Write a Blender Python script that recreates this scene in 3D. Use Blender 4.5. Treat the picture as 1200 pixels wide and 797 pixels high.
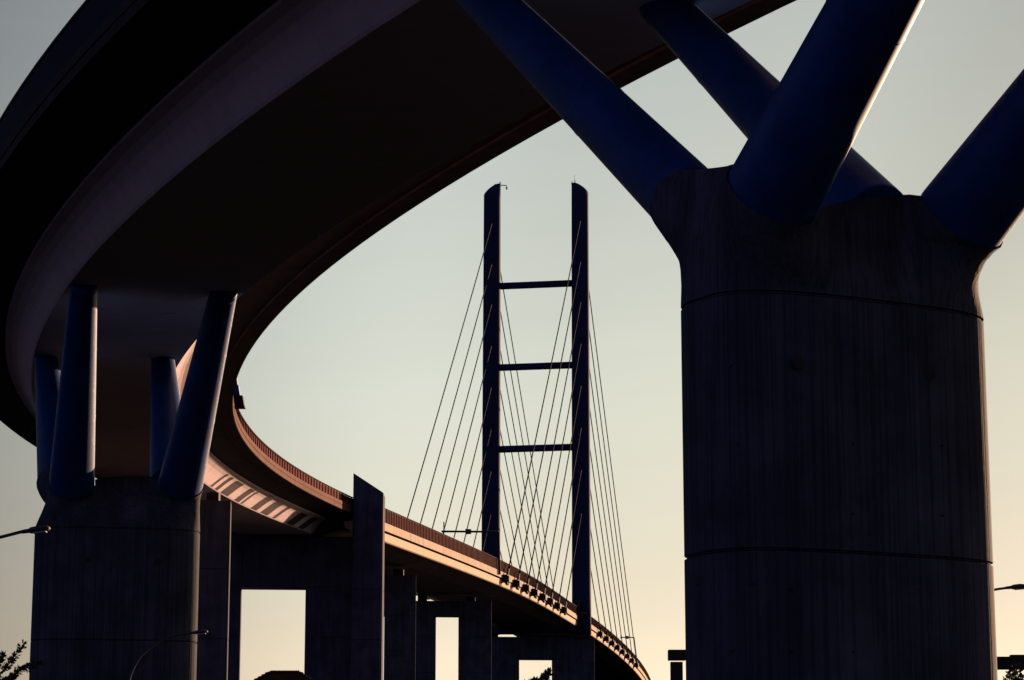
import bpy, math, random
from mathutils import Vector, Matrix
random.seed(7)
R = math.radians
scene = bpy.context.scene
for o in list(bpy.data.objects):
    bpy.data.objects.remove(o)
C = scene.collection

# ------------------------------------------------------------------ camera
CAM_Z = 1.7
PITCH = R(11.3068)
cam_data = bpy.data.cameras.new('camera')
cam = bpy.data.objects.new('camera', cam_data)
C.objects.link(cam)
cam.location = (0, 0, CAM_Z)
cam.rotation_euler = (R(90) + PITCH, 0, 0)
cam_data.sensor_width = 36
cam_data.lens = 85
cam_data.clip_start = 0.5
cam_data.clip_end = 40000
scene.camera = cam
FPX = 85 / 36 * 1200

# ------------------------------------------------------------------ sky, sun, exposure
SUN_AZ = R(36)       # to the right of the viewing direction (+Y), slightly behind the bridge
SUN_EL = R(7.5)
SKY_FALL = [(0.0, (.27, .25, .54)), (.20, (.23, .235, .52)), (.45, (.19, .22, .40)), (.72, (.32, .325, .37)), (.828, (.545, .53, .545)), (.892, (1, .99, .97)), (.915, (.88, .875, .85)), (.935, (.84, .83, .80)), (.955, (.66, .65, .63)), (1.0, (.40, .40, .40))]
SKY_LOW = [(0.0, (.66, .54, .47)), (.07, (.81, .72, .67)), (.20, (1, .96, .865)), (.34, (1.0, .98, .90)), (1.0, (.6, .65, .8))]
world = bpy.data.worlds.new('World')
scene.world = world
world.use_nodes = True
nt = world.node_tree
nt.nodes.clear()
wo = nt.nodes.new('ShaderNodeOutputWorld')
bg = nt.nodes.new('ShaderNodeBackground')
sky = nt.nodes.new('ShaderNodeTexSky')
sky.sky_type = 'NISHITA'
sky.sun_disc = False
sky.sun_elevation = SUN_EL
sky.sun_rotation = SUN_AZ
sky.altitude = 0
sky.air_density = 1.0
sky.dust_density = 0.6
sky.ozone_density = 1.0
hsv = nt.nodes.new('ShaderNodeHueSaturation')
hsv.inputs['Saturation'].default_value = 0.48
nt.links.new(sky.outputs[0], hsv.inputs['Color'])
# dusk sky: the vault deepens smoothly from the sunset side to the far side, and thickens to a warm band low down
tcw = nt.nodes.new('ShaderNodeTexCoord')
dotn = nt.nodes.new('ShaderNodeVectorMath'); dotn.operation = 'DOT_PRODUCT'
dotn.inputs[1].default_value = (math.sin(SUN_AZ) * math.cos(SUN_EL), math.cos(SUN_AZ) * math.cos(SUN_EL), math.sin(SUN_EL))
nt.links.new(tcw.outputs['Generated'], dotn.inputs[0])
mr = nt.nodes.new('ShaderNodeMapRange'); mr.inputs['From Min'].default_value = -1; mr.inputs['From Max'].default_value = 1
nt.links.new(dotn.outputs['Value'], mr.inputs[0])
def wramp(src, stops):
    r = nt.nodes.new('ShaderNodeValToRGB'); r.color_ramp.interpolation = 'EASE'
    el = r.color_ramp.elements
    while len(el) < len(stops): el.new(.5)
    for e_, (p_, c_) in zip(el, stops): e_.position = p_; e_.color = (*c_, 1)
    nt.links.new(src, r.inputs[0]); return r
def wmul(a_, b_):
    m_ = nt.nodes.new('ShaderNodeMix'); m_.data_type = 'RGBA'; m_.blend_type = 'MULTIPLY'; m_.inputs[0].default_value = 1
    nt.links.new(a_, m_.inputs[6]); nt.links.new(b_, m_.inputs[7]); return m_.outputs[2]
mpw = nt.nodes.new('ShaderNodeMapping'); mpw.inputs['Scale'].default_value = (3.0, 3.0, 38.0); mpw.inputs['Rotation'].default_value = (.05, .09, .0)
nt.links.new(tcw.outputs['Generated'], mpw.inputs['Vector'])
cl = nt.nodes.new('ShaderNodeTexNoise'); cl.inputs['Scale'].default_value = 1.6; cl.inputs['Detail'].default_value = 6; cl.inputs['Roughness'].default_value = .6
nt.links.new(mpw.outputs[0], cl.inputs['Vector'])
cloud = wramp(cl.outputs[0], [(0.38, (.99, .99, .99)), (.56, (1, 1, 1)), (.75, (1.02, 1.012, 1.005))])
fall = wramp(mr.outputs[0], SKY_FALL)
sep = nt.nodes.new('ShaderNodeSeparateXYZ'); nt.links.new(tcw.outputs['Generated'], sep.inputs[0])
low = wramp(sep.outputs[2], SKY_LOW)
nt.links.new(wmul(wmul(wmul(hsv.outputs[0], fall.outputs[0]), low.outputs[0]), cloud.outputs[0]), bg.inputs['Color'])
bg.inputs['Strength'].default_value = 0.093
nt.links.new(bg.outputs[0], wo.inputs['Surface'])

sun_data = bpy.data.lights.new('sun', 'SUN')
sun_data.energy = 5.0
sun_data.angle = R(0.5)
sun_data.color = (1.0, 0.63, 0.38)
sun = bpy.data.objects.new('sun', sun_data)
C.objects.link(sun)
sd = Vector((math.sin(SUN_AZ) * math.cos(SUN_EL), math.cos(SUN_AZ) * math.cos(SUN_EL), math.sin(SUN_EL)))
sun.rotation_euler = sd.to_track_quat('Z', 'Y').to_euler()

scene.view_settings.view_transform = 'Standard'
scene.view_settings.look = 'None'
scene.view_settings.gamma = 1
scene.view_settings.exposure = 0.9
scene.render.engine = 'CYCLES'
scene.cycles.max_bounces = 6

# ------------------------------------------------------------------ helpers
def tag(o, label=None, cat=None, group=None, kind=None):
    if label: o['label'] = label
    if cat: o['category'] = cat
    if group: o['group'] = group
    if kind: o['kind'] = kind
    return o

def thing(name, label, cat, loc=(0, 0, 0), group=None):
    o = bpy.data.objects.new(name, None)
    o.empty_display_size = 0.5
    C.objects.link(o)
    o.location = loc
    return tag(o, label, cat, group)

class MB:
    def __init__(self):
        self.v = []; self.f = []; self.s = []
    def add(self, vs, fs, smooth=False):
        n = len(self.v)
        self.v += [tuple(p) for p in vs]
        self.f += [tuple(i + n for i in f) for f in fs]
        self.s += [smooth] * len(fs)
        return self
    def box(self, c, size, ax=None):
        """c centre, size full extents, ax three axis vectors"""
        ax = ax or (Vector((1, 0, 0)), Vector((0, 1, 0)), Vector((0, 0, 1)))
        c = Vector(c)
        vs = []
        for i in (-1, 1):
            for j in (-1, 1):
                for k in (-1, 1):
                    vs.append(c + ax[0] * i * size[0] / 2 + ax[1] * j * size[1] / 2 + ax[2] * k * size[2] / 2)
        fs = [(0, 1, 3, 2), (4, 6, 7, 5), (0, 4, 5, 1), (2, 3, 7, 6), (0, 2, 6, 4), (1, 5, 7, 3)]
        return self.add(vs, fs)
    def tube(self, pts, radii, n=12, caps=True, smooth=True):
        pts = [Vector(p) for p in pts]
        if not hasattr(radii, '__len__'): radii = [radii] * len(pts)
        rings = []
        t0 = (pts[1] - pts[0]).normalized()
        ref = Vector((0, 0, 1)) if abs(t0.z) < 0.9 else Vector((1, 0, 0))
        u = t0.cross(ref).normalized()
        for i, p in enumerate(pts):
            t = (pts[min(i + 1, len(pts) - 1)] - pts[max(i - 1, 0)]).normalized()
            u = (u - t * u.dot(t)).normalized()
            w = t.cross(u)
            rings.append([p + (u * math.cos(2 * math.pi * k / n) + w * math.sin(2 * math.pi * k / n)) * radii[i] for k in range(n)])
        self.loft(rings, caps, smooth)
        return self
    def loft(self, rings, caps=True, smooth=True, closed=True):
        n = len(rings[0]); m = len(self.v)
        vs = [p for r in rings for p in r]
        fs = []
        for i in range(len(rings) - 1):
            for k in range(n if closed else n - 1):
                a = i * n + k; b = i * n + (k + 1) % n
                fs.append((a, b, b + n, a + n))
        self.add(vs, fs, smooth)
        if caps and closed:
            self.f.append(tuple(m + k for k in range(n))[::-1]); self.s.append(False)
            self.f.append(tuple(m + (len(rings) - 1) * n + k for k in range(n))); self.s.append(False)
        return self
    def build(self, name, mat, parent=None, kind=None, label=None):
        me = bpy.data.meshes.new(name)
        org = parent_origin(parent)
        me.from_pydata([tuple(Vector(p) - org) for p in self.v], [], self.f)
        me.polygons.foreach_set('use_smooth', self.s)
        me.materials.append(mat)
        me.update()
        o = bpy.data.objects.new(name, me)
        C.objects.link(o)
        if parent is not None: o.parent = parent
        if kind: o['kind'] = kind
        if label: o['label'] = label
        return o

def parent_origin(p):
    v = Vector((0, 0, 0))
    while p is not None:
        v += Vector(p.location); p = p.parent
    return v

def at(px, py, Y):
    """world point at ground distance Y seen at photograph pixel (px, py)"""
    a = (px - 600) / FPX; b = (398.5 - py) / FPX
    # camera frame: right a, up b, forward 1
    dy = math.cos(PITCH) - b * math.sin(PITCH)
    dz = math.sin(PITCH) + b * math.cos(PITCH)
    k = Y / dy
    return Vector((a * k, Y, CAM_Z + dz * k))

# ------------------------------------------------------------------ materials
def new_mat(name):
    m = bpy.data.materials.new(name)
    m.use_nodes = True
    t = m.node_tree
    b = t.nodes['Principled BSDF']
    return m, t, b

def noise(t, scale, detail=5, stretch=None, rough=0.6):
    tc = t.nodes.new('ShaderNodeTexCoord')
    mp = t.nodes.new('ShaderNodeMapping')
    if stretch: mp.inputs['Scale'].default_value = stretch
    geo = t.nodes.new('ShaderNodeNewGeometry')
    t.links.new(geo.outputs['Position'], mp.inputs['Vector'])
    n = t.nodes.new('ShaderNodeTexNoise')
    n.inputs['Scale'].default_value = scale
    n.inputs['Detail'].default_value = detail
    n.inputs['Roughness'].default_value = rough
    t.links.new(mp.outputs[0], n.inputs['Vector'])
    return n

def ramp(t, src, stops):
    r = t.nodes.new('ShaderNodeValToRGB')
    el = r.color_ramp.elements
    while len(el) < len(stops): el.new(0.5)
    for e, (p, c) in zip(el, stops):
        e.position = p; e.color = (*c, 1)
    t.links.new(src, r.inputs[0])
    return r

def mulc(t, a, b, f=1.0):
    m = t.nodes.new('ShaderNodeMix'); m.data_type = 'RGBA'; m.blend_type = 'MULTIPLY'
    m.inputs[0].default_value = f
    t.links.new(a, m.inputs[6]); t.links.new(b, m.inputs[7])
    return m.outputs[2]

def concrete(name, col, boards=0.0, blotch=0.42, rough=0.85):
    m, t, b = new_mat(name)
    lo = tuple(c * (1 - blotch) for c in col); hi = tuple(min(1, c * (1 + blotch * .6)) for c in col)
    n1 = noise(t, 0.55, 8)
    c = ramp(t, n1.outputs[0], [(0.3, lo), (0.7, hi)]).outputs[0]
    # vertical rain streaks
    n2 = noise(t, 1.6, 4, (1.0, 1.0, 0.07))
    c = mulc(t, c, ramp(t, n2.outputs[0], [(0.36, (.62, .62, .66)), (0.6, (1, 1, 1))]).outputs[0], 0.8)
    h = noise(t, 9, 6)
    src = h.outputs[0]
    if boards:
        # marks of upright formwork boards
        n3 = noise(t, 13.0, 3, (1.0, 1.0, 0.010), 0.5)
        c = mulc(t, c, ramp(t, n3.outputs[0], [(0.40, (.55, .55, .58)), (0.52, (1, 1, 1)), (0.7, (1.0, 1.0, 1.0))]).outputs[0], boards)
        add = t.nodes.new('ShaderNodeMath'); add.operation = 'MULTIPLY_ADD'
        add.inputs[1].default_value = 2.5
        t.links.new(n3.outputs[0], add.inputs[0]); t.links.new(h.outputs[0], add.inputs[2])
        src = add.outputs[0]
    t.links.new(c, b.inputs['Base Color'])
    bp = t.nodes.new('ShaderNodeBump')
    bp.inputs['Strength'].default_value = 0.35; bp.inputs['Distance'].default_value = 0.02
    t.links.new(src, bp.inputs['Height']); t.links.new(bp.outputs[0], b.inputs['Normal'])
    b.inputs['Roughness'].default_value = rough
    b.inputs['Specular IOR Level'].default_value = 0.06
    return m

def paint(name, col, rough=0.45, dirt=0.25, metal=0.0, spec=0.25):
    m, t, b = new_mat(name)
    n1 = noise(t, 0.9, 7)
    lo = tuple(c * (1 - dirt) for c in col)
    c = ramp(t, n1.outputs[0], [(0.35, lo), (0.65, col)]).outputs[0]
    t.links.new(c, b.inputs['Base Color'])
    n2 = noise(t, 5, 4)
    rr = t.nodes.new('ShaderNodeMapRange')
    rr.inputs['To Min'].default_value = rough - .08; rr.inputs['To Max'].default_value = rough + .12
    t.links.new(n2.outputs[0], rr.inputs[0]); t.links.new(rr.outputs[0], b.inputs['Roughness'])
    b.inputs['Metallic'].default_value = metal
    b.inputs['Specular IOR Level'].default_value = spec
    return m

M = {}
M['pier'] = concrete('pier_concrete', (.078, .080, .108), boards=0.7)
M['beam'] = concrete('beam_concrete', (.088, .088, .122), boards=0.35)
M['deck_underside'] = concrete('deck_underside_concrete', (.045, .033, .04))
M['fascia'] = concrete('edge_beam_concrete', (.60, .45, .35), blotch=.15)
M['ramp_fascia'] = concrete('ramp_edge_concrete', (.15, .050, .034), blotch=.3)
M['girder'] = paint('girder_paint', (.66, .53, .58), .8, .12, spec=.02)
M['girder_far'] = paint('girder_cream_paint', (.66, .51, .40), .8, .1, spec=.05)
M['outer_panel'] = paint('outer_barrier_paint', (.012, .016, .035), .8, .2, spec=.05)
M['band'] = paint('shade_band_paint', (.055, .04, .05), .85, .2, spec=.05)  # shade bands of the girder web, held in the colour
M['strut'] = paint('blue_steel_paint', (.012, .054, .205), .5, .35, spec=.15)
M['pylon'] = paint('pylon_steel_paint', (.020, .034, .085), .75, .15, spec=.08)
M['barrier'] = paint('wind_barrier', (.12, .010, .012), .9, .2, spec=.05)
M['post'] = paint('barrier_post_steel', (.045, .012, .012), .9, .2, spec=.05)
M['dark_steel'] = paint('dark_steel', (.03, .03, .035), .7, .2, spec=.1)
M['cable'] = paint('stay_cable_sheath', (.035, .028, .03), .85, .1, spec=.06)
M['lamp_body'] = paint('lamp_grey', (.06, .06, .065), .6, .1, spec=.1)
M['asphalt'] = concrete('asphalt', (.05, .05, .05), blotch=.2)
M['bark'] = concrete('bark', (.045, .035, .03))
M['leaf'] = concrete('leaves', (.05, .07, .035), blotch=.5)
M['roof_tile'] = concrete('clay_roof_tile', (.05, .024, .02), blotch=.3)
M['render_wall'] = concrete('plaster_wall', (.22, .20, .17), blotch=.1)
m, t, b = new_mat('lamp_lens'); b.inputs['Base Color'].default_value = (.25, .25, .24, 1); b.inputs['Roughness'].default_value = .2; M['lens'] = m
m, t, b = new_mat('window_pane'); b.inputs['Base Color'].default_value = (.03, .035, .04, 1); b.inputs['Roughness'].default_value = .08; M['glass'] = m
m, t, b = new_mat('dark_hole'); b.inputs['Base Color'].default_value = (.02, .02, .022, 1); b.inputs['Roughness'].default_value = .9; M['hole'] = m
m, t, b = new_mat('shaded_grass_ground')
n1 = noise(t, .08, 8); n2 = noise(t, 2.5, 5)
c = mulc(t, ramp(t, n1.outputs[0], [(.35, (.003, .0055, .008)), (.65, (.006, .009, .012))]).outputs[0], ramp(t, n2.outputs[0], [(.3, (.6, .6, .6)), (.7, (1, 1, 1))]).outputs[0])  # shade over the unseen land is put into this near-black colour
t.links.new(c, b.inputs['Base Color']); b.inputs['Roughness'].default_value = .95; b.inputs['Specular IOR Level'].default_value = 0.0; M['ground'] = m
m, t, b = new_mat('sea_water'); b.inputs['Base Color'].default_value = (.01, .02, .03, 1); b.inputs['Roughness'].default_value = .12
n1 = noise(t, .6, 6); bp = t.nodes.new('ShaderNodeBump'); bp.inputs['Strength'].default_value = .4; bp.inputs['Distance'].default_value = .3
t.links.new(n1.outputs[0], bp.inputs['Height']); t.links.new(bp.outputs[0], b.inputs['Normal']); M['water'] = m

# ------------------------------------------------------------------ alignment of the bridge
SK = [-560, -500, -460, -430, -400, -370, -340, -300, -250, -200, -100, 0, 250, 300]
KK = [.00441, .00441, .0044, .00438, .00375, .00369, .00322, .00307, .00217, .0003, -.00064, .0005, -.00115, 0]
ZK = [-560, -480, -400, -320, -240, -120, 0, 120, 250]
ZV = [20.55693, 23.27001, 25.75974, 29.20541, 32.92461, 37.56154, 41.16847, 42.48936, 42.84346]
def lerpk(x, xs, ys):
    if x <= xs[0]: return ys[0]
    for i in range(len(xs) - 1):
        if x <= xs[i + 1]:
            return ys[i] + (ys[i + 1] - ys[i]) * (x - xs[i]) / (xs[i + 1] - xs[i])
    return ys[-1]
def natural_spline(xs, ys):
    n = len(xs); h = [xs[i + 1] - xs[i] for i in range(n - 1)]
    a = [0] * n; bb = [1] * n; cc = [0] * n; d = [0] * n
    for i in range(1, n - 1):
        a[i] = h[i - 1]; bb[i] = 2 * (h[i - 1] + h[i]); cc[i] = h[i]
        d[i] = 6 * ((ys[i + 1] - ys[i]) / h[i] - (ys[i] - ys[i - 1]) / h[i - 1])
    for i in range(1, n):
        w = a[i] / bb[i - 1]; bb[i] -= w * cc[i - 1]; d[i] -= w * d[i - 1]
    Mv = [0] * n; Mv[-1] = d[-1] / bb[-1]
    for i in range(n - 2, -1, -1): Mv[i] = (d[i] - cc[i] * Mv[i + 1]) / bb[i]
    def f(x):
        if x < xs[0]:
            return ys[0] - (f(xs[0] + 1) - ys[0]) * (xs[0] - x)
        if x > xs[-1]:
            return ys[-1]
        j = 0
        while j < n - 2 and x > xs[j + 1]: j += 1
        t = x - xs[j]; r = xs[j + 1] - x; H = h[j]
        return (Mv[j] * r**3 + Mv[j + 1] * t**3) / (6 * H) + (ys[j] / H - Mv[j] * H / 6) * r + (ys[j + 1] / H - Mv[j + 1] * H / 6) * t
    return f
_zs = natural_spline(ZK, ZV)
def deck_z(s):
    z = _zs(s)
    if s > 0: z -= 0.000125 * min(s, 250)**2
    if s > 250: z -= 0.055 * (s - 250)
    return z
S0, S1 = -640, 900
HEAD = {}; PX = {}; PY = {}
h = 0; heads = []
acc = {0: 0.12262}
hh = 0.12262
for s in range(1, S1 + 1):
    hh += lerpk(s, SK, KK); acc[s] = hh
hh = 0.12262
for s in range(0, S0 - 1, -1):
    if s < 0: hh -= lerpk(s + 1, SK, KK); acc[s] = hh
x, y = 4.98883, 478.0
PX[0], PY[0] = x, y
for s in range(1, S1 + 1):
    x += math.sin(acc[s]); y += math.cos(acc[s]); PX[s], PY[s] = x, y
x, y = 4.98883, 478.0
for s in range(-1, S0 - 1, -1):
    x -= math.sin(acc[s + 1]); y -= math.cos(acc[s + 1]); PX[s], PY[s] = x, y
def frame(s):
    i = min(max(int(math.floor(s)), S0), S1 - 1); f = s - i
    hd = acc[i] * (1 - f) + acc[i + 1] * f
    return (Vector((PX[i] * (1 - f) + PX[i + 1] * f, PY[i] * (1 - f) + PY[i + 1] * f, 0)),
            Vector((math.sin(hd), math.cos(hd), 0)), Vector((math.cos(hd), -math.sin(hd), 0)), hd)
def dp(s, u, dz):
    """point on the bridge: distance s along it, u to the right of its axis, dz above the underside of its edge"""
    p, t, n, _ = frame(s)
    return p + n * u + Vector((0, 0, deck_z(s) + dz))
def srange(a, b, step):
    n = max(1, round((b - a) / step))
    return [a + (b - a) * i / n for i in range(n + 1)]
def sweep(mb, prof, a, b, step=3.0, smooth=False, caps=True):
    """closed profile of (u, dz) swept along the bridge"""
    ss = srange(a, b, step)
    mb.loft([[dp(s, u, z) for u, z in prof] for s in ss], caps, smooth)
    return mb

HW = 8.24      # half width of the deck
BW = 3.78      # half width of the girder's bottom
DEP = 1.97     # girder depth below the deck edge

# ------------------------------------------------------------------ ground, road, water
def disc(name, mat, z, pts, kind='structure'):
    mb = MB(); mb.add([(px, py, z) for px, py in pts], [tuple(range(len(pts)))])
    return mb.build(name, mat, kind=kind)
SH = 262
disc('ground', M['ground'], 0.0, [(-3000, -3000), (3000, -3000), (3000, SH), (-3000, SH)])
disc('water', M['water'], -1.6, [(-20000, SH + .2), (20000, SH + .2), (20000, 460), (-20000, 460)])
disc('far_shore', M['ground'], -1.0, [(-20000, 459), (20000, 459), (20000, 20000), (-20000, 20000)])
mb = MB(); mb.box((0, SH + .35, -1.2), (6000, .7, 2.6)); mb.build('quay_wall', M['beam'], kind='structure')

# ------------------------------------------------------------------ the curved ramp deck (nearest part of the bridge)
FIN_S = -226
ramp_deck = thing('ramp_deck', 'curving concrete approach deck with steel box girder sweeping overhead from top right to far left', 'bridge deck', dp(-434, 0, 0))
a, b = -640, FIN_S
slab = [(-HW, 0), (-HW, .78), (-HW + .05, .80), (HW - .05, .80), (HW, .78), (HW, 0), (HW - .9, -.03), (HW - .95, .05), (4.75, -.36), (4.45, -.52), (-4.45, -.52), (-4.75, -.36), (-HW + .95, .05), (-HW + .9, -.03)]
sweep(MB(), slab, a, b).build('deck_slab', M['deck_underside'], ramp_deck)
fas = [(HW + .004, .02), (HW + .06, .02), (HW + .06, .36), (HW + .025, .38), (HW + .025, .44), (HW + .07, .46), (HW + .07, .83), (HW - .45, .83), (HW - .45, .805), (HW + .004, .805)]
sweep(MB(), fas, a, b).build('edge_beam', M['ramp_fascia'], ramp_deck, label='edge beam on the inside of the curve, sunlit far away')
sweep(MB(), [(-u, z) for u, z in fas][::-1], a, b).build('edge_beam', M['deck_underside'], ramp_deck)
# steel box girder in welded lengths
s = a; L = 11.8
gprof = [(-BW, -DEP), (BW, -DEP), (BW + .22, -DEP + .28), (4.35, -.85), (4.42, -.53), (-4.42, -.53), (-4.35, -.85), (-BW - .22, -DEP + .28)]
gprof = []
def girder_profile(k=0.0):
    r = [(-BW + k, -DEP + k), (BW - k, -DEP + k)]
    for (u, z) in ((BW + .10, -DEP + .10), (BW + .33, -DEP + .45), (BW + .58, -DEP + .85), (4.62, -.78), (4.9, -.56), (5.25, -.42)):
        r.append((u - k, z))
    r += [(5.25, -.385 + .2), (-5.25, -.385 + .2)]
    for (u, z) in ((5.25, -.42), (4.9, -.56), (4.62, -.78), (BW + .58, -DEP + .85), (BW + .33, -DEP + .45), (BW + .10, -DEP + .10)):
        r.append((-u + k, z))
    return r
while s < b - 1:
    e = min(s + L, b - .02)
    mb = MB()
    ss = [s + .012] + srange(s + .03, e - .03, 2.0) + [e - .012]
    P0 = girder_profile(.02); P1 = girder_profile(0)
    mb.loft([[dp(q, u, z) for u, z in (P0 if i in (0, len(ss) - 1) else P1)] for i, q in enumerate(ss)], True, False)
    mb.build('girder_segment', M['girder'], ramp_deck)
    s = e
# bands of cast shade on the girder's inside web, put in as dark strips
def web_u(dz):
    return BW + .10 + (dz + DEP - .10) * (.48 / .75)
mbs = MB()
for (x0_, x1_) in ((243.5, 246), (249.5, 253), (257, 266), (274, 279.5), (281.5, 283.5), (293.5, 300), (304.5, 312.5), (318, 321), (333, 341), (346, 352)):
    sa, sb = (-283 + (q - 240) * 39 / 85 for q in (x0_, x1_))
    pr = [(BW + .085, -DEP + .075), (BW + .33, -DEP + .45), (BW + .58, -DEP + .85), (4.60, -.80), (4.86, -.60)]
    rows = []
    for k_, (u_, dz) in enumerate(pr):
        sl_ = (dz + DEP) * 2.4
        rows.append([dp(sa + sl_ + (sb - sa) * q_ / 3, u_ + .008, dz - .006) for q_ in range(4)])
    mb = MB(); mb.loft(rows, False, False, closed=False); mb.build('shade_band', M['band'], ramp_deck)
for i_, s_ in enumerate(range(-560, -240, 47)):
    sweep(MB(), [(1.2, -DEP - .03), (2.1, -DEP - .03), (2.1, -DEP + .02), (1.2, -DEP + .02)], s_, s_ + .9, .9).build('hatch', M['girder'], ramp_deck)
# railings: inside edge
def railing(parent, side, a, b, top, step, mat_panel, mat_post, base=.83, solid=True, inset=.12, post_off=.05):
    u = side * (HW - inset)
    if solid:
        sweep(MB(), [(u - .015, base + .06), (u + .015, base + .06), (u + .015, top - .1), (u - .015, top - .1)], a, b).build('barrier_panel', mat_panel, parent)
    mb = MB()
    ps = srange(a, b, step)
    for q in ps:
        p, t, n, _ = frame(q)
        c = dp(q, u + side * post_off, (base + top) / 2)
        mb.box(c, (.09, .10, top - base), (n, t, Vector((0, 0, 1))))
    mb.build('barrier_posts', mat_post, parent, kind='stuff')
    sweep(MB(), [(u - .06, top - .05), (u + .08, top - .05), (u + .08, top + .05), (u - .06, top + .05)], a, b).build('handrail', mat_post, parent)
railing(ramp_deck, 1, a, b, 1.74, 1.6, M['barrier'], M['post'])
railing(ramp_deck, -1, a, b, 2.38, 1.6, M['outer_panel'], M['dark_steel'], inset=.1, post_off=-.08)

# ------------------------------------------------------------------ the straight deck beyond the joint (cable-stayed and viaduct)
main_deck = thing('main_deck', 'long straight bridge deck with red wind barrier and cream edge running under the stay cables', 'bridge deck', dp(0, 0, 0))
a, b = FIN_S + .06, 880
slab2 = [(-HW, -.42), (-HW, .46), (HW, .46), (HW, -.42), (HW - .55, -.46), (HW - .55, -.6), (-HW + .55, -.6), (-HW + .55, -.46)]
sweep(MB(), slab2, a, b).build('deck_slab', M['deck_underside'], main_deck)
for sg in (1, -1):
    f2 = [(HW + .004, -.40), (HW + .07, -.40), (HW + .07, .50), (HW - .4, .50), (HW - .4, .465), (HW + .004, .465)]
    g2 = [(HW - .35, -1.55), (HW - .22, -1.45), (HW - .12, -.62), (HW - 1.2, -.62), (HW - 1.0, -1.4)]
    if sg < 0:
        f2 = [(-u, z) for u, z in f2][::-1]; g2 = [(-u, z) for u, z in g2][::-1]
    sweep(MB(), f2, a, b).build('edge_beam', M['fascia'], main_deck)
    s = a
    while s < b - 1:
        e = min(s + 18.4, b)
        sweep(MB(), g2, s + .015, e - .015, 4).build('edge_girder', M['girder_far'], main_deck)
        s = e
so = [(HW - 1.25, -.64), (HW - 1.05, -1.42), (4.2, -2.15), (-4.2, -2.15), (-HW + 1.05, -1.42), (-HW + 1.25, -.64)]
s = a
while s < b - 1:
    e = min(s + 6.1, b)
    sweep(MB(), so, s + .02, e - .02, 3.05).build('soffit_panel', M['deck_underside'], main_deck)
    s = e
# transverse ribs under the soffit
railing(main_deck, 1, a, b, 2.12, 1.0, M['barrier'], M['post'], base=.50, inset=.06)
railing(main_deck, -1, a, b, 2.12, 1.0, M['barrier'], M['post'], base=.50, inset=.06)

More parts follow.
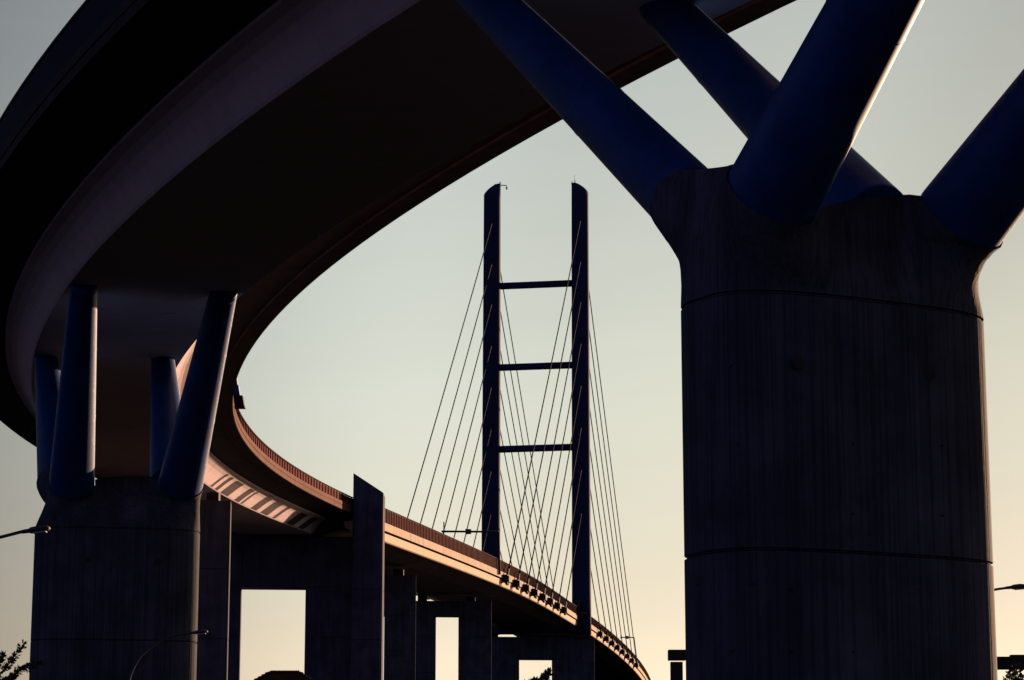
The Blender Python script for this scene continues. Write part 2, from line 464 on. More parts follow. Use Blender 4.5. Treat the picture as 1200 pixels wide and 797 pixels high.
# ------------------------------------------------------------------ V piers
def superellipse(th, A, B, n):
    c, s_ = math.cos(th), math.sin(th)
    r = (abs(c / A)**n + abs(s_ / B)**n) ** (-1 / n)
    return r * c, r * s_
def front_face(px, py, c, a_, L):
    """pixel to a point on the front face plane of a pier"""
    q0 = Vector((c.x, c.y, 0)) - a_ * (L / 2)
    o = Vector((0, 0, CAM_Z)); d = at(px, py, 50) - o
    k = (q0 - o).dot(a_) / d.dot(a_)
    return o + d * k
def v_pier(name_label, centre, rot, W, Lg, joints, strut_list, holes, saddle, half, joints_v=(), nexp=3.2):
    """strut_list: (base, top, r_base, r_top) in world space, ordered counter-clockwise seen from above"""
    root = thing('bridge_pier', name_label, 'bridge pier', (centre[0], centre[1], 0), 'tall concrete piers with blue steel struts')
    cx = Vector((centre[0], centre[1], 0))
    tr = Vector((math.cos(rot), -math.sin(rot), 0)); ax = Vector((math.sin(rot), math.cos(rot), 0))
    def ring(z, k=0.0, N=96, ths=None):
        out = []
        for th in (ths or [2 * math.pi * i / N for i in range(N)]):
            p, q = superellipse(th, W / 2 - k, Lg / 2 - k, nexp)
            out.append(cx + tr * p + ax * q + Vector((0, 0, z)))
        return out
    zs = [-1.0] + joints
    for i in range(len(zs) - 1):
        z0, z1 = zs[i], zs[i + 1]
        mb = MB()
        mb.loft([ring(z0, .05), ring(z0 + .03, .05), ring(z0 + .033, .05)], True, True)
        mb.loft([ring(z0 + .033, .05), ring(z0 + .05, 0)], False, False)
        mb.loft([ring(z0 + .05, 0), ring(z1 - .03, 0)], False, True)
        mb.loft([ring(z1 - .03, 0), ring(z1 - .015, .05)], True, False)
        mb.build('shaft_segment', M['pier'], root)
    # head: lofted from the shaft to four sockets
    top = []; tang = []
    n_arc = 17; n_sad = 8
    ss = []
    for si_, (B, T, r0, r1) in enumerate(strut_list):
        B = Vector(B); T = Vector(T)
        bias = .1 if si_ == 1 else .45
        a_ = (T - B).normalized()
        outw = Vector((a_.x, a_.y, 0)).normalized() + tr * (bias if (B - cx).dot(tr) > 0 else -bias); outw.normalize()
        o_ = (outw - a_ * outw.dot(a_)).normalized()
        # right-hand direction so that the arc runs counter-clockwise seen from above
        w_ = a_.cross(o_)
        if w_.cross(Vector((0, 0, 1))).dot(o_) < 0: w_ = -w_
        arc = []
        for i in range(n_arc):
            ph = R(-half[si_] + 2 * half[si_] * i / (n_arc - 1))
            arc.append(B + (o_ * math.cos(ph) + w_ * math.sin(ph)) * r0 * 1.05)
        ss.append((arc, a_))
    for i in range(4):
        arc, a_ = ss[i]; nxt, b_ = ss[(i + 1) % 4]
        top += arc; tang += [a_] * n_arc
        for k in range(1, n_sad):
            f = k / n_sad; g = f * f * (3 - 2 * f)
            p = arc[-1].lerp(nxt[0], f); p.z += saddle[i] * math.sin(math.pi * f) ** .45
            top.append(p); tang.append((a_.lerp(b_, g)).normalized())
    ths = []
    for p in top:
        d = p - cx; q = Vector((d.dot(tr), d.dot(ax)))
        ths.append(math.atan2(q.y, q.x))
    # unwrap and smooth so that the head stays evenly spaced
    for i in range(1, len(ths)):
        while ths[i] < ths[i - 1] - math.pi: ths[i] += 2 * math.pi
        while ths[i] > ths[i - 1] + math.pi: ths[i] -= 2 * math.pi
    base_t = ths[0]; N = len(ths)
    for _ in range(60):
        ths = [(ths[(i - 1) % N] - (2 * math.pi if i == 0 else 0) + 2 * ths[i] + ths[(i + 1) % N] + (2 * math.pi if i == N - 1 else 0)) / 4 for i in range(N)]
    bot = ring(joints[-1], 0, ths=ths)
    bot_in = ring(joints[-1] + .0, .05, ths=ths); bot_in2 = ring(joints[-1] + .035, .05, ths=ths); bot = ring(joints[-1] + .05, 0, ths=ths)
    rings = [bot]
    K = 16
    for k in range(1, K + 1):
        f = k / K
        h00 = 2 * f**3 - 3 * f**2 + 1; h10 = f**3 - 2 * f**2 + f; h01 = -2 * f**3 + 3 * f**2; h11 = f**3 - f**2
        rr = []
        for p, q, t_ in zip(bot, top, tang):
            H = (q - p).length * .95
            t_ = (t_ + Vector((0, 0, .75))).normalized()
            rr.append(p * h00 + Vector((0, 0, H * .45)) * h10 + q * h01 + t_ * H * h11)
        off = [r_ - Vector((p.x, p.y, 0)) for r_, p in zip(rr, bot)]
        for _ in range(int(round(9 * 4 * f * (1 - f)))):
            off = [(off[i - 1] + off[i] * 2 + off[(i + 1) % N]) / 4 for i in range(N)]
        rr = [o_ + Vector((p.x, p.y, 0)) for o_, p in zip(off, bot)]
        rings.append(rr)
    mb = MB(); mb.loft([bot_in, bot_in2, bot], False, False); mb.loft(rings, False, True)
    cm = sum((p for p in top), Vector()) / N - Vector((0, 0, .45))
    lid = []
    for f in (0, .18, .4, .65, .85):
        lid.append([p.lerp(cm, f) - Vector((0, 0, .25 * math.sin(math.pi * f))) for p in top])
    mb.loft(lid, False, True)
    n0 = len(mb.v); mb.v.append(tuple(cm)); b0 = n0 - N
    for k in range(N): mb.f.append((b0 + k, b0 + (k + 1) % N, n0)); mb.s.append(True)
    mb.f.append(tuple(range(N))[::-1]); mb.s.append(False)
    mb.build('pier_head', M['pier'], root)
    for (B, T, r0, r1) in strut_list:
        B = Vector(B); T = Vector(T); d = (T - B).normalized(); Ls = (T - B).length
        lo = B - d * .12; hi = T + d * .25
        sl = (r1 - r0) / Ls
        mb = MB(); mb.tube([lo, B, B.lerp(T, .33), B.lerp(T, .66), T, hi], [r0, r0, r0 + sl * Ls * .33, r0 + sl * Ls * .66, r1, r1], 64)
        st = mb.build('strut', M['strut'], root)
        for f_ in (.36, .70):
            rs = r0 + (r1 - r0) * f_
            wm = MB(); wm.tube([B.lerp(T, f_), B.lerp(T, f_) + d * .018, B.lerp(T, f_) + d * .036], [rs + .001, rs + .009, rs + .001], 64, caps=False)
            wm.build('weld_seam', M['strut'], st)
        w = MB(); w.tube([B.lerp(T, .985) , T + d * .02], [r1 + .012, r1 + .012], 40); w.build('end_collar', M['strut'], st)
    for (jx, z0_, z1_) in joints_v:
        q = front_face(jx, 500, Vector((cx.x, cx.y, 0)), ax, Lg); q.z = 0
        mb = MB(); mb.box(q - ax * .001 + Vector((0, 0, (z0_ + z1_) / 2)), (.022, .012, z1_ - z0_), (tr, ax, Vector((0, 0, 1))))
        mb.build('pour_joint', M['hole'], root)
    for (p, r) in holes:
        # drain hole: a dark recess with a thin raised rim on the front face
        p = Vector(p); nrm = -ax
        mb = MB(); q = p + nrm * .012
        mb.tube([p - nrm * .1, q], [r, r], 20)
        mb.build('drain_hole', M['hole'], root)
    return root

# right-hand (near) pier
def soffit_point(px, py, guess):
    """intersection of the pixel ray with the girder's underside"""
    Y = guess
    for _ in range(30):
        p = at(px, py, Y)
        best = min((abs((frame(s)[0] - Vector((p.x, p.y, 0))).dot(frame(s)[1])), s) for s in range(-520, -300, 2))
        z = deck_z(best[1]) - DEP
        q = at(px, py, Y)
        Y += (z - q.z) / max(.05, (q.z - CAM_Z) / Y) * .7
    return at(px, py, Y)
RH = R(-27)
b1 = at(802, 232, 52.4); b2 = at(906, 226, 49.2); b3 = at(1019, 256, 54.2); b4 = at(1128, 254, 51.6)
t1 = soffit_point(549, -22, 60); t3 = soffit_point(778, 8, 62); t2 = soffit_point(1236, -391, 41); t4 = soffit_point(1560, -300, 44)
pc = (b1 + b2 + b3 + b4) / 4
zj = 12.6
fc = at(977, 380, 50.0)
RW, RL = 7.05, 3.4
rt = Vector((math.cos(RH), -math.sin(RH), 0)); ra = Vector((math.sin(RH), math.cos(RH), 0))
rc = at(981, 500, 51.9)
holes = [(front_face(935, 425, rc, ra, RL), .13), (front_face(1090, 437, rc, ra, RL), .13)]
for (hx, hy) in ((820, 684), (883, 684), (930, 690), (1078, 691)): holes.append((front_face(hx, hy, rc, ra, RL), .035))
for (hx, hy) in ((858, 428), (866, 520), (1000, 520), (1105, 522), (866, 600), (1000, 602), (1105, 604), (930, 762), (1000, 764), (1054, 766), (860, 762)): holes.append((front_face(hx, hy, rc, ra, RL), .03))
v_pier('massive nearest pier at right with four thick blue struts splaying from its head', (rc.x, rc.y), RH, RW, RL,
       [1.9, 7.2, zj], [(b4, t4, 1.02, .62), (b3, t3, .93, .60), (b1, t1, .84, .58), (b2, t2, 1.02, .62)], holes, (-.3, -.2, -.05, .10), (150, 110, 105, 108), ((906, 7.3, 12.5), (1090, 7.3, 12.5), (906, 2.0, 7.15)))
# left pier
LH = R(-12)
s_l = -367.05
def pierpt(s, l, u, z):
    p, t, n, _ = frame(s)
    return Vector((p.x, p.y, 0)) + t * l + n * u + Vector((0, 0, z))
LT = {}
ll = []
for (l, u, px, py, tpx, tpy) in ((-1.6, 2.5, 212, 566, 262, 343), (1.6, 2.5, 201, 566, 191, 422), (1.6, -2.5, 70, 566, 54, 420), (-1.6, -2.5, 84, 566, 98, 336)):
    Bq = pierpt(s_l, l, u, 0); Bq = at(px, py, Bq.y)
    Tq = soffit_point(tpx, tpy, 104 if l < 0 else 124)
    ll.append((Bq, Tq, 1.05, .60))
lc_ = (frame(s_l)[0])
lc = at(135.5, 700, 113.2)
la = Vector((math.sin(LH), math.cos(LH), 0))
holes = [(front_face(103, 656, lc, la, 3.6), .15), (front_face(184, 658, lc, la, 3.6), .15)]
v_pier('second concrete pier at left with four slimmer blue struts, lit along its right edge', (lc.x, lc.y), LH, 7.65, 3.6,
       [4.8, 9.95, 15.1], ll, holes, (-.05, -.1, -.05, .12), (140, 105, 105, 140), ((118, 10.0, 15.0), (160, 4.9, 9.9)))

# ------------------------------------------------------------------ portal piers
def portal_pier(label, px_l, px_r, col_r, col_l, top_y, beam_y, Y, depth=2.6, rot=R(-5), blocks=(), lifts=5.2, fin=None):
    """px_l..px_r overall faces in the photograph, col widths in pixels, at distance Y"""
    k = Y / FPX
    xc = (at((px_l + px_r) / 2, 700, Y)).x
    root = thing('portal_pier', label, 'bridge pier', (xc, Y, 0), 'twin-column concrete portal piers')
    ztop = at(600, top_y, Y).z; zb = at(600, beam_y, Y).z
    base = -3.0 if Y > SH else -.5
    xs = (at(px_l, 700, Y).x, at(px_r, 700, Y).x)
    wl = col_l * k; wr = col_r * k
    cs, sn = math.cos(rot), math.sin(rot)
    def blk(x0, x1, z0, z1, d0, d1, name, ch=.05, gap=.02):
        mb = MB()
        def rg(z, i):
            a0, a1, e0, e1 = x0 + i, x1 - i, d0 + i, d1 - i
            c_ = ch
            pts = [(a0 + c_, e0), (a1 - c_, e0), (a1 - c_ * .3, e0 + c_ * .3), (a1, e0 + c_), (a1, e1 - c_), (a1 - c_, e1), (a0 + c_, e1), (a0, e1 - c_), (a0, e0 + c_), (a0 + c_ * .3, e0 + c_ * .3)]
            out = []
            for (xx, dd) in pts:
                lx = xx - xc
                out.append((xc + lx * cs + dd * sn, Y - lx * sn + dd * cs, z))
            return out
        mb.loft([rg(z0, .04), rg(z0 + .04, 0), rg(z1 - .04, 0), rg(z1 - gap, .04)], True, False)
        return mb.build(name, M['beam'], root)
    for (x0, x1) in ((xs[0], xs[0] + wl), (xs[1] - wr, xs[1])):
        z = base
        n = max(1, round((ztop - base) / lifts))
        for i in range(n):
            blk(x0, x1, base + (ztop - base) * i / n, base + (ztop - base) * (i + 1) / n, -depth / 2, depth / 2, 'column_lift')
    blk(xs[0] + wl - .2, xs[1] - wr + .2, zb, ztop - .01, -depth / 2 + .12, depth / 2 - .12, 'cross_beam')
    for (bx, w, hh_) in blocks:
        p = at(bx, top_y, Y)
        mb = MB(); mb.box((p.x, Y, ztop + hh_ / 2 - .02), (w, 1.2, hh_)); mb.box((p.x, Y, ztop + hh_ * .8), (w * .7, .9, hh_ * .5))
        mb.build('bearing', M['dark_steel'], root)
    return root, ztop, xs, base
portal_pier('slim portal pier right behind the left V pier, under the sunlit girder', 122, 268, 46, 46, 588, 640, 197, blocks=((150, 1.1, .7), (250, 1.0, .7)))
root, ztop, xs, base = portal_pier('broad portal pier whose right column rises past the deck as a slanted fin', 193, 448, 90, 90, 630, 690, 256, depth=3.0)
# the fin column in front of the right column
fx0 = at(413, 700, 252).x; fx1 = at(448.5, 700, 252).x
za = at(430, 556, 252).z; zbb = at(430, 579, 252).z
z_l = base
cuts = [base + i * 5.2 for i in range(int((za - 8 - base) / 5.2) + 1)] + [None]
for i in range(len(cuts) - 1):
    z0 = cuts[i]; last = cuts[i + 1] is None
    mb = MB()
    def fr(zl, zr, k=0.0, y0=250.9, y1=254.6):
        a0, a1, e0, e1 = fx0 + k, fx1 - k, y0 + k, y1 - k; c_ = .2
        def zz(x): return zl + (zr - zl) * (x - fx0) / (fx1 - fx0)
        return [(x_, y_, zz(x_)) for x_, y_ in ((a0 + c_, e0), (a1 - c_, e0), (a1, e0 + c_), (a1, e1), (a0, e1), (a0, e0 + c_))]
    if not last:
        z1 = cuts[i + 1]
        mb.loft([fr(z0, z0, .04), fr(z0 + .04, z0 + .04), fr(z1 - .04, z1 - .04), fr(z1 - .02, z1 - .02, .04)], True, False)
    else:
        mb.loft([fr(z0, z0, .04), fr(z0 + .04, z0 + .04), fr(za, zbb)], True, False)
    mb.build('fin_lift', M['beam'], root)
portal_pier('plain portal pier just right of the finned pier, partly behind it', 389, 487, 36, 36, 675, 722, 303, blocks=((410, 1.2, .8), (467, 1.3, .8)))
portal_pier('portal pier with a tall narrow opening between finned pier and pylon', 473, 575.5, 37.5, 37.5, 705, 723, 366, blocks=((495, 1.4, 1.6), (551.5, 1.4, .7)))
pp = portal_pier('portal pier under the pylon with a low square opening', 560, 695, 47, 47, 747.5, 773, 478, depth=5, lifts=6)
for i, s_ in enumerate((198, 262, 326)):
    p, t, n, _ = frame(s_)
    cpx = 600 + p.x / p.y * FPX
    wpx = 5.6 / p.y * FPX
    zt = deck_z(s_) - 2.9
    ty = 965 - (zt - CAM_Z) / p.y * FPX
    portal_pier('viaduct pier beyond the pylon, %s of the three in the shade of the deck' % ('nearest', 'middle', 'farthest')[i], cpx - wpx, cpx + wpx, wpx * .62, wpx * .62, ty, ty + 22, p.y)

# ------------------------------------------------------------------ pylon
pylon = thing('bridge_pylon', 'tall dark blue H-shaped pylon with two legs and three thin cross beams', 'pylon', (4.98883, 478, 0))
pf, ptan, pnor, phd = frame(0)
LEGU = 8.95
def leg(side, px_top, px_bot, y_out, y_in):
    d = 478 - side * LEGU * math.sin(phd)
    rings = []
    zb_ = at(600, 743.5, d).z
    zin = at(600, y_in, d).z; zout = at(600, y_out, d).z
    N = 40
    top_c = at(px_top, 222, d); bot_c = at(px_bot, 640, d)
    def cen(z):
        f = (z - bot_c.z) / (top_c.z - bot_c.z)
        return bot_c.x + (top_c.x - bot_c.x) * f
    def ring(zf, kind):
        out = []
        for i in range(N):
            th = 2 * math.pi * i / N
            u_, v_ = superellipse(th, 1, 1, 2.6)
            if kind == 'top':
                g = (u_ * side + 1) / 2           # 0 inner, 1 outer
                z = zin + (zout - zin) * (g ** 1.6)
            else: z = zf
            w = 1.90 - .17 * (z - 40) / 90
            out.append((cen(z) + u_ * w, d + v_ * 2.1, z))
        return out
    zz = [zb_] + [zb_ + (zout - 1.0 - zb_) * k / 10 for k in range(1, 11)]
    mb = MB(); mb.loft([ring(z, '') for z in zz] + [ring(0, 'top')], True, True)
    o = mb.build('leg', M['pylon'], pylon)
    return o, cen, d
leg_r, cen_r, d_r = leg(1, 679.7, 681.3, 227.5, 216)
leg_l, cen_l, d_l = leg(-1, 577.0, 575.3, 229.5, 217)
for yb_ in (334.2, 429.8, 525.8):
    z = at(600, yb_, 478).z
    A = Vector((cen_l(z) + 1.2, d_l, z)); B = Vector((cen_r(z) - 1.2, d_r, z + .15))
    MB().tube([A, B], .70, 24).build('cross_beam', M['pylon'], pylon)
# base beam beneath the deck
zt_ = at(600, 727, 478).z; zb_ = at(600, 743, 478).z
mb = MB(); mb.box(((cen_l(40) + cen_r(40)) / 2, 478, (zt_ + zb_) / 2), (cen_r(40) - cen_l(40) - 1.0, 3.2, zt_ - zb_), )
mb.build('base_beam', M['pylon'], pylon)
for cc_, d_ in ((cen_l(40), d_l), (cen_r(40), d_r)):
    zz = at(600, 743.6, d_).z
    mb = MB(); mb.box((cc_, d_, zz - .4), (3.0, 3.4, .8)); mb.build('bearing', M['dark_steel'], pylon)
# small things on top
zt = at(600, 216.5, 478).z
q = at(586, 216, d_l)
mb = MB(); mb.tube([q + Vector((0, 0, -1)), q + Vector((0, 0, .5))], .12, 8); mb.tube([q + Vector((0, 0, -.2)), q + Vector((1.3, 0, -.25)), q + Vector((1.35, 0, -.9))], .1, 8); mb.box(q + Vector((1.35, 0, -.85)), (.3, .3, .45))
mb.build('camera_arm', M['dark_steel'], pylon)
q = at(580.5, 218.5, d_l)
mb = MB(); mb.tube([q + Vector((0, 0, -1)), q + Vector((0, 0, .35))], .07, 8); mb.tube([q + Vector((0, 0, .1)), q + Vector((0, 0, .45))], .2, 10)
mb.build('beacon', M['dark_steel'], pylon)
for px_, py_, hh_ in ((670.3, 216, .7), (673.7, 215.5, .8)):
    q = at(px_, py_, d_r)
    mb = MB(); mb.tube([q + Vector((0, 0, -1)), q + Vector((0, 0, hh_))], .08, 8); mb.tube([q + Vector((0, 0, -.1)), q + Vector((0, 0, .25))], .16, 8)
    mb.build('beacon', M['dark_steel'], pylon)
q = at(673.4, 205, d_r)
mb = MB(); mb.tube([q + Vector((0, 0, -3)), q], .03, 6); mb.build('lightning_rod', M['dark_steel'], pylon)
# platform with floodlight on the near face of the right leg
q = at(679, 719, d_r - 2.6)
mb = MB(); mb.box(q + Vector((0, 0, 0)), (3.0, 1.6, .35)); mb.box(q + Vector((-.1, .5, -.5)), (1.8, .8, .7)); plat = mb.build('service_platform', M['lamp_body'], pylon)
q2 = at(677.8, 708, d_r - 2.8)
mb = MB(); mb.box(q2 + Vector((0, 0, .55)), (.9, .7, .3)); mb.tube([q2 + Vector((0, 0, -1.8)), q2 + Vector((0, 0, .4))], .22, 10)
mb.box(q2 + Vector((-.1, 0, -.7)), (.7, .5, .9)); mb.build('floodlight', M['lamp_body'], plat)

# ------------------------------------------------------------------ stay cables
ZC = [121.9, 113.4, 105.1, 96.6, 88.1, 79.6, 71.2, 62.6]
NEAR = [-121, -109.5, -98, -86.5, -74, -61.5, -48.5, -35]
FAR = [40, 53.5, 66, 78, 90, 102, 114, 126][::-1]
ords = ['topmost', 'second highest', 'third highest', 'fourth highest', 'fourth lowest', 'third lowest', 'second lowest', 'lowest']
for side, cen, d_, lname in ((1, cen_r, d_r, 'right'), (-1, cen_l, d_l, 'left')):
    for kind, lst in (('near', NEAR), ('far', FAR)):
        for i in range(8):
            sa = lst[i]
            anc = dp(sa, side * (HW + .55), -.15)
            sgn = -1 if kind == 'near' else 1
            top = Vector((cen(ZC[i]) + .1, d_ + sgn * 2.0, ZC[i] - .1))
            root = thing('stay_cable', '%s stay cable from the %s pylon leg %s' % (ords[i], lname, 'towards the near deck' if kind == 'near' else 'to the far deck'),
                         'stay cable', anc, 'stay cables of the pylon')
            dirv = (top - anc).normalized()
            lo = anc + dirv * 2.2
            # a slack of a few centimetres
            pts = []
            for k in range(13):
                f = k / 12; p = lo.lerp(top, f); p.z -= .35 * math.sin(math.pi * f) * (8 - i) / 8; pts.append(p)
            MB().tube(pts, .105, 8).build('strand', M['cable'], root)
            MB().tube([anc - dirv * .9, anc + dirv * 2.3], [.22, .17], 10).build('anchor_pipe', M['dark_steel'], root)
            p, t, n, _ = frame(sa)
            X = (n * side, t, Vector((0, 0, 1)))
            mb = MB()
            mb.box(anc + Vector((0, 0, -.35)) - n * side * .1, (1.1, 1.9, .9), X)
            mb.box(anc + Vector((0, 0, .0)) - n * side * .1, (.7, 2.6, .45), X)
            for e in (-.62, .62): mb.box(anc + t * e + Vector((0, 0, -.95)), (.35, .28, .5), X)
            mb.box(anc - dirv * 1.2, (.45, .45, .7), X)
            mb.build('anchor_bracket', M['dark_steel'], root)
# recesses in the pylon legs where the stays enter
for legob, cen, d_ in ((leg_r, cen_r, d_r), (leg_l, cen_l, d_l)):
    for i in range(8):
        z = ZC[i] + .5
        MB().tube([(cen(z) + .15, d_ - 1.6, z), (cen(z) + .15, d_ - 2.13, z - .3)], [.42, .42], 12).build('stay_recess', M['hole'], legob)

# ------------------------------------------------------------------ gauge gantries over the deck
def gantry(label, px0, px1, yb0, yb1, s_a, fat=1.0):
    p, t, n, _ = frame(s_a)
    d = p.y
    A = at(px0, yb0, d); B = at(px1, yb1, dp(s_a, HW, 0).y)
    foot = dp(s_a, HW + .3, -.2)
    root = thing('gantry', label, 'gantry', foot, 'dark gantries spanning the deck')
    MB().tube([foot, foot.lerp(B, .6), B], [.2 * fat, .16 * fat, .13 * fat], 8).build('post', M['dark_steel'], root)
    MB().tube([A, B], .15 * fat, 8).build('boom', M['dark_steel'], root)
    m_ = A.lerp(B, .46)
    MB().tube([m_ + Vector((-.35, 0, 0)), m_ + Vector((.5, 0, 0))], [.42, .36], 12).build('signal_light', M['lamp_body'], root)
    a0 = A.lerp(B, .04)
    MB().tube([a0 - Vector((0, 0, .35)), a0 + Vector((0, 0, 1.4))], .09, 8).build('mast_tip', M['dark_steel'], root)
gantry('dark boom gantry over the deck left of the pylon, with a round light', 517.5, 584.5, 622.8, 623.3, -127)
gantry('small dark gantry at the far end of the stay cables, right of the pylon', 727, 743, 747, 747, 131, .9)

# ------------------------------------------------------------------ stepped sign back beside the curved ramp
d_c = 167
root = thing('sign_box', 'dark stepped box fixed to the inside edge of the curved ramp', 'sign', at(277, 478, d_c))
for (xa, xb, ya, yb_) in ((268, 279.5, 438, 452), (268, 282.2, 452, 464), (268, 287.0, 464, 476), (266, 287.6, 476.2, 478.6)):
    A = at(xa, yb_, d_c); B = at(xb, ya, d_c)
    mb = MB()
    h_ = B.z - A.z
    dx = (B.x - A.x)
    vs = []
    for yy in (d_c - .5, d_c + .35):
        vs += [(A.x, yy, A.z), (B.x, yy, A.z), (B.x - min(.12, h_ * .2), yy, B.z - .04), (A.x, yy, B.z - .04)]
    mb.add(vs, [(0, 1, 2, 3), (7, 6, 5, 4), (0, 4, 5, 1), (1, 5, 6, 2), (2, 6, 7, 3), (3, 7, 4, 0)])
    mb.build('panel', M['strut'] if yb_ < 470 else M['dark_steel'], root)

# ------------------------------------------------------------------ street lamps
def street_lamp(label, tip0, tip1, arm, Y, head_w=.16):
    """arm: list of pixels from the mast to the head; the mast drops to the ground from arm[0]"""
    pts = [at(px_, py_, Y) for px_, py_ in arm]
    foot = Vector((pts[0].x, Y, 0))
    root = thing('street_lamp', label, 'street lamp', foot, 'street lamps below the bridge')
    MB().tube([foot, foot + Vector((0, 0, 1.2)), pts[0]], [.10, .085, .055], 12).build('pole', M['lamp_body'], root)
    # smooth arm
    sm = []
    for i in range(len(pts) - 1):
        p0 = pts[max(i - 1, 0)]; p1 = pts[i]; p2 = pts[i + 1]; p3 = pts[min(i + 2, len(pts) - 1)]
        for k in range(6):
            f = k / 6
            sm.append(0.5 * ((2 * p1) + (p2 - p0) * f + (2 * p0 - 5 * p1 + 4 * p2 - p3) * f * f + (3 * p1 - p0 - 3 * p2 + p3) * f**3))
    sm.append(pts[-1])
    MB().tube(sm, .042, 10).build('arm', M['lamp_body'], root)
    A = at(*tip0, Y); B = at(*tip1, Y); d = (B - A); L_ = d.length; d.normalize()
    up = Vector((0, 1, 0)).cross(d); up = up if up.z > 0 else -up
    mb = MB()
    rings = []
    for f, w, h0, h1 in ((0, .05, .04, .04), (.08, .07, .05, .05), (.30, .10, .055, .06), (.36, .17, .075, .085), (.7, .19, .075, .10), (.93, .15, .06, .07), (1, .08, .03, .03)):
        c_ = A + d * L_ * f
        rings.append([c_ + Vector((0, 1, 0)) * (w * math.cos(2 * math.pi * k / 16)) + up * ((h1 if math.sin(2 * math.pi * k / 16) > 0 else h0) * math.sin(2 * math.pi * k / 16)) for k in range(16)])
    mb.loft(rings, True, True)
    hd = mb.build('lamp_head', M['lamp_body'], root)
    c_ = A + d * L_ * .66 - up * .075
    MB().box(c_, (L_ * .42, .22, .035), (d, Vector((0, 1, 0)), up)).build('lens', M['lens'], hd)
    return root
street_lamp('grey street lamp reaching in from the left edge beside the left pier', (24, 623.5), (58.5, 619), [(-70, 690), (-66, 655), (-45, 638), (-10, 632), (26, 623)], 60)
street_lamp('small curved street lamp in front of the left pier', (222, 742), (243.5, 740), [(150, 815), (153, 792), (166, 768), (188, 751), (207, 745), (224, 742)], 100)
street_lamp('street lamp at the right edge, its arm coming from behind the big pier', (1178, 689), (1203, 687), [(1110, 760), (1112, 722), (1125, 702), (1150, 695), (1166, 691), (1180, 689)], 80)

# ------------------------------------------------------------------ sign portal behind the near pier
YG = 70
root = thing('sign_gantry', 'low dark steel frame passing behind the big right-hand pier', 'sign gantry', (at(793, 800, YG).x, YG, 0))
for px_ in (793, 1330):
    x_ = at(px_, 800, YG).x; z_ = at(px_, 776, YG).z
    MB().box((x_, YG, z_ / 2), (.34, .34, z_)).build('post', M['dark_steel'], root)
p0 = at(783, 762, YG); p1 = at(803.5, 777, YG)
mb = MB(); mb.box(((p0.x + p1.x) / 2, YG, (p0.z + p1.z) / 2 + .04), (p1.x - p0.x, .5, (p0.z - p1.z) - .08)); mb.box(((p0.x + p1.x) / 2, YG, p0.z - .05), (p1.x - p0.x - .06, .44, .1)); mb.build('cap', M['dark_steel'], root)
z0 = at(900, 784.5, YG).z; z1 = at(900, 770, YG).z; x1_ = at(1345, 775, YG).x
mb = MB(); mb.box(((p1.x + x1_) / 2 + 1.9, YG, (z0 + z1) / 2), (x1_ - p1.x - 3.8, .4, z1 - z0)); mb.build('beam', M['dark_steel'], root)
zz0 = at(900, 767.5, YG).z
mb = MB(); xa = at(1184, 770, YG).x; mb.box(((xa + x1_) / 2, YG, (z1 + zz0) / 2), (x1_ - xa, .3, zz0 - z1 - .006)); mb.build('cable_tray', M['dark_steel'], root)

# ------------------------------------------------------------------ house roof peeking up
YH = 150
zr = at(600, 788.5, YH).z
xl = at(316.5, 788, YH).x; xr = at(350.5, 788, YH).x
house = thing('house', 'dark tiled hipped roof of a house showing at the bottom edge below the finned pier', 'house', ((xl + xr) / 2, YH, 0))
drop = 3.6; run = 5.2
xa, xb = xl - run, xr + run; ya, yb_ = YH - 5.5, YH + 5.5
ze = zr - drop
MB().box(((xa + xb) / 2, YH, (ze + .05) / 2), (xb - xa - 1.0, 10.2, ze + .05)).build('wall', M['render_wall'], house)
rid = (Vector((xl, YH, zr)), Vector((xr, YH, zr)))
mb = MB()
mb.add([(xa, ya, ze), (xb, ya, ze), (xb, yb_, ze), (xa, yb_, ze), rid[0], rid[1], (xa, ya, ze - .15), (xb, ya, ze - .15), (xb, yb_, ze - .15), (xa, yb_, ze - .15)],
       [(0, 1, 5, 4), (1, 2, 5), (2, 3, 4, 5), (3, 0, 4), (6, 7, 1, 0), (7, 8, 2, 1), (8, 9, 3, 2), (9, 6, 0, 3), (9, 8, 7, 6)])
roof = mb.build('roof', M['roof_tile'], house)
n_rt = 12
for i in range(n_rt):
    x_ = xl + (xr - xl) * (i + .5) / n_rt
    MB().tube([(x_ - .1, YH, zr + .02), (x_ + .1, YH, zr + .05)], [.09, .12], 8).build('ridge_tile', M['roof_tile'], roof)
for (c0, c1) in ((rid[0], Vector((xa, ya, ze))), (rid[1], Vector((xb, ya, ze)))):
    n_ = 26
    mb = MB()
    for i in range(n_):
        p = c0.lerp(c1, (i + .2) / n_); q = c0.lerp(c1, (i + 1.1) / n_)
        mb.tube([p + Vector((0, 0, .03)), q + Vector((0, 0, .06))], [.09, .12], 6)
    mb.build('hip_tiles', M['roof_tile'], roof, kind='stuff')
for i in range(4):
    wx = xa + 1.8 + i * (xb - xa - 3.6) / 3
    for wz in (1.8, 4.6):
        MB().box((wx, ya + .38, wz), (1.1, .12, 1.4)).build('window', M['dark_steel'], house)
        MB().box((wx, ya + .31, wz), (.95, .03, 1.25)).build('pane', M['glass'], house)

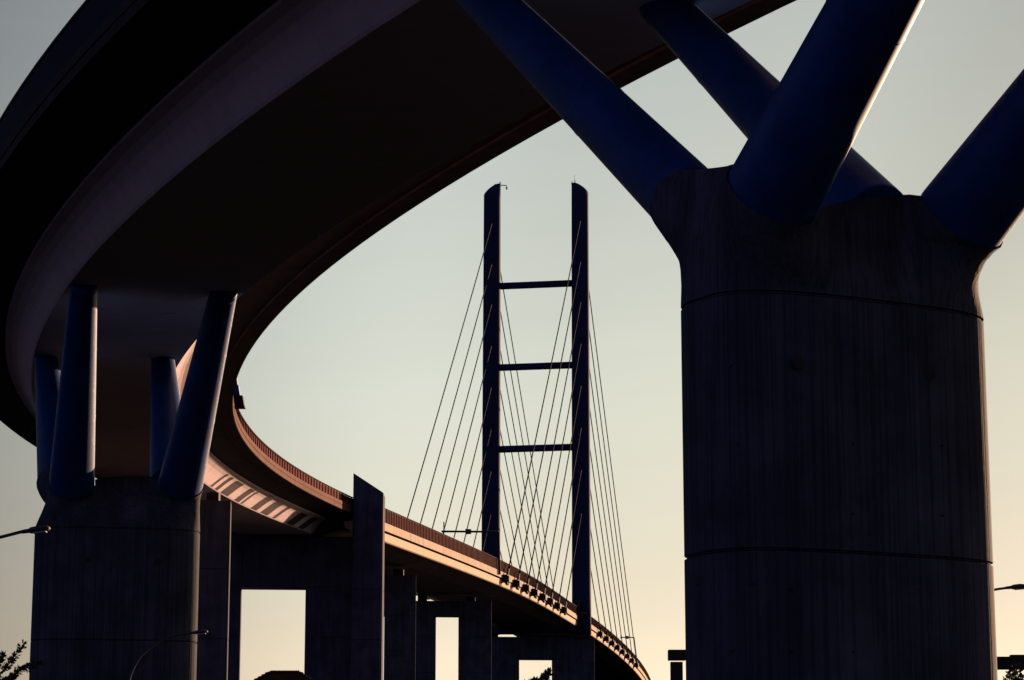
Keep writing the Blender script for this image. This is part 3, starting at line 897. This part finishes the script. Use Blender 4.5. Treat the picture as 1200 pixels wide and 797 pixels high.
# ------------------------------------------------------------------ trees
def leaf_cluster(mb, c, d, n, size, spread):
    for _ in range(n):
        v = Vector((random.gauss(0, 1), random.gauss(0, 1), random.gauss(0, 1))).normalized()
        p = c + v * random.random() * spread
        a_ = (v + d * .8 + Vector((0, 0, .3))).normalized()
        w_ = a_.cross(Vector((random.random() - .5, random.random() - .5, random.random() - .5))).normalized()
        L_ = size * random.uniform(.7, 1.3)
        k = w_ * L_ * .28
        mb.add([p, p + a_ * L_ * .5 + k, p + a_ * L_, p + a_ * L_ * .5 - k], [(0, 1, 2, 3)])
def tree(label, foot, height, limbs, group, leaf=.09, dense=9, seed=1, spread=.09, trunk_r=.07, n_side=0):
    random.seed(seed)
    foot = Vector(foot)
    root = thing('tree', label, 'tree', foot, group)
    tb = MB(); cb = MB()
    topz = foot + Vector((0, 0, height * .62))
    tb.tube([foot, foot.lerp(topz, .5) + Vector((.05, 0, 0)), topz], [trunk_r, trunk_r * .8, trunk_r * .55], 10)
    for L_ in limbs:
        a0 = foot + Vector((0, 0, height * random.uniform(.3, .6)))
        L_ = [Vector(q) for q in L_]
        pts = [a0] + L_
        sm = []
        for i in range(len(pts) - 1):
            for k in range(6):
                sm.append(pts[i].lerp(pts[i + 1], k / 6))
        sm.append(pts[-1])
        n = len(sm)
        tb.tube(sm, [trunk_r * .4 * (1 - .85 * i / (n - 1)) for i in range(n)], 6)
        for i in range(n // 3, n):
            d = (sm[min(i + 1, n - 1)] - sm[i - 1]).normalized()
            for _ in range(2):
                leaf_cluster(cb, sm[i] + d * random.random() * .08, d, dense, leaf, spread * (1.1 - .4 * i / n))
    tb.build('trunk', M['bark'], root); cb.build('crown', M['leaf'], root)
    return root
YT = 30
def P(a, b, Y, dy=0): return tuple(at(a, b, Y + dy))
foot = at(-45, 900, YT); foot.z = 0
tree('sapling at the bottom left corner with spiky upright twigs', foot, 3.6,
     [[P(-22, 810, YT), P(5, 785, YT), P(24, 760, YT)],
      [P(-10, 835, YT), P(8, 800, YT), P(22, 786, YT), P(40, 780, YT)],
      [P(-30, 810, YT), P(-10, 790, YT), P(1, 772, YT)],
      [P(-25, 830, YT, .5), P(-5, 806, YT, .5), P(8, 798, YT, .5)],
      [P(-70, 810, YT), P(-85, 780, YT)], [P(-50, 790, YT), P(-48, 740, YT)], [P(-90, 840, YT, -.4), P(-110, 830, YT, -.4)]],
     'trees and shrubs under the bridge', leaf=.045, dense=13, seed=4, spread=.05)
YT2 = 105
foot = at(622, 900, YT2); foot.z = 0
tree('tree whose leafy tip just shows inside the low square opening under the pylon', foot, 7.6,
     [[P(628, 820, YT2), P(634, 800, YT2), P(641.5, 790, YT2)], [P(618, 820, YT2), P(624, 802, YT2), P(628, 799, YT2)], [P(610, 830, YT2), P(600, 806, YT2)],
      [P(640, 830, YT2), P(652, 806, YT2)], [P(622, 830, YT2, 1), P(617, 805, YT2, 1)], [P(632, 850, YT2, -1), P(644, 820, YT2, -1)]],
     'trees and shrubs under the bridge', leaf=.22, dense=6, seed=9, spread=.12, trunk_r=.12)
YT3 = 60
foot = at(1205, 900, YT3); foot.z = 0
random.seed(3)
lm = []
for i in range(26):
    a_ = random.uniform(1160, 1262); b_ = random.uniform(782, 815) if a_ > 1180 else random.uniform(786, 815)
    lm.append([P((a_ + 1205) / 2, b_ + 30, YT3, random.uniform(-.8, .8)), P(a_, b_, YT3, random.uniform(-1.2, 1.2))])
tree('leafy tree crown at the bottom right corner below the dark frame', foot, 5.2, lm, 'trees and shrubs under the bridge', leaf=.10, dense=8, seed=12, spread=.2, trunk_r=.1)
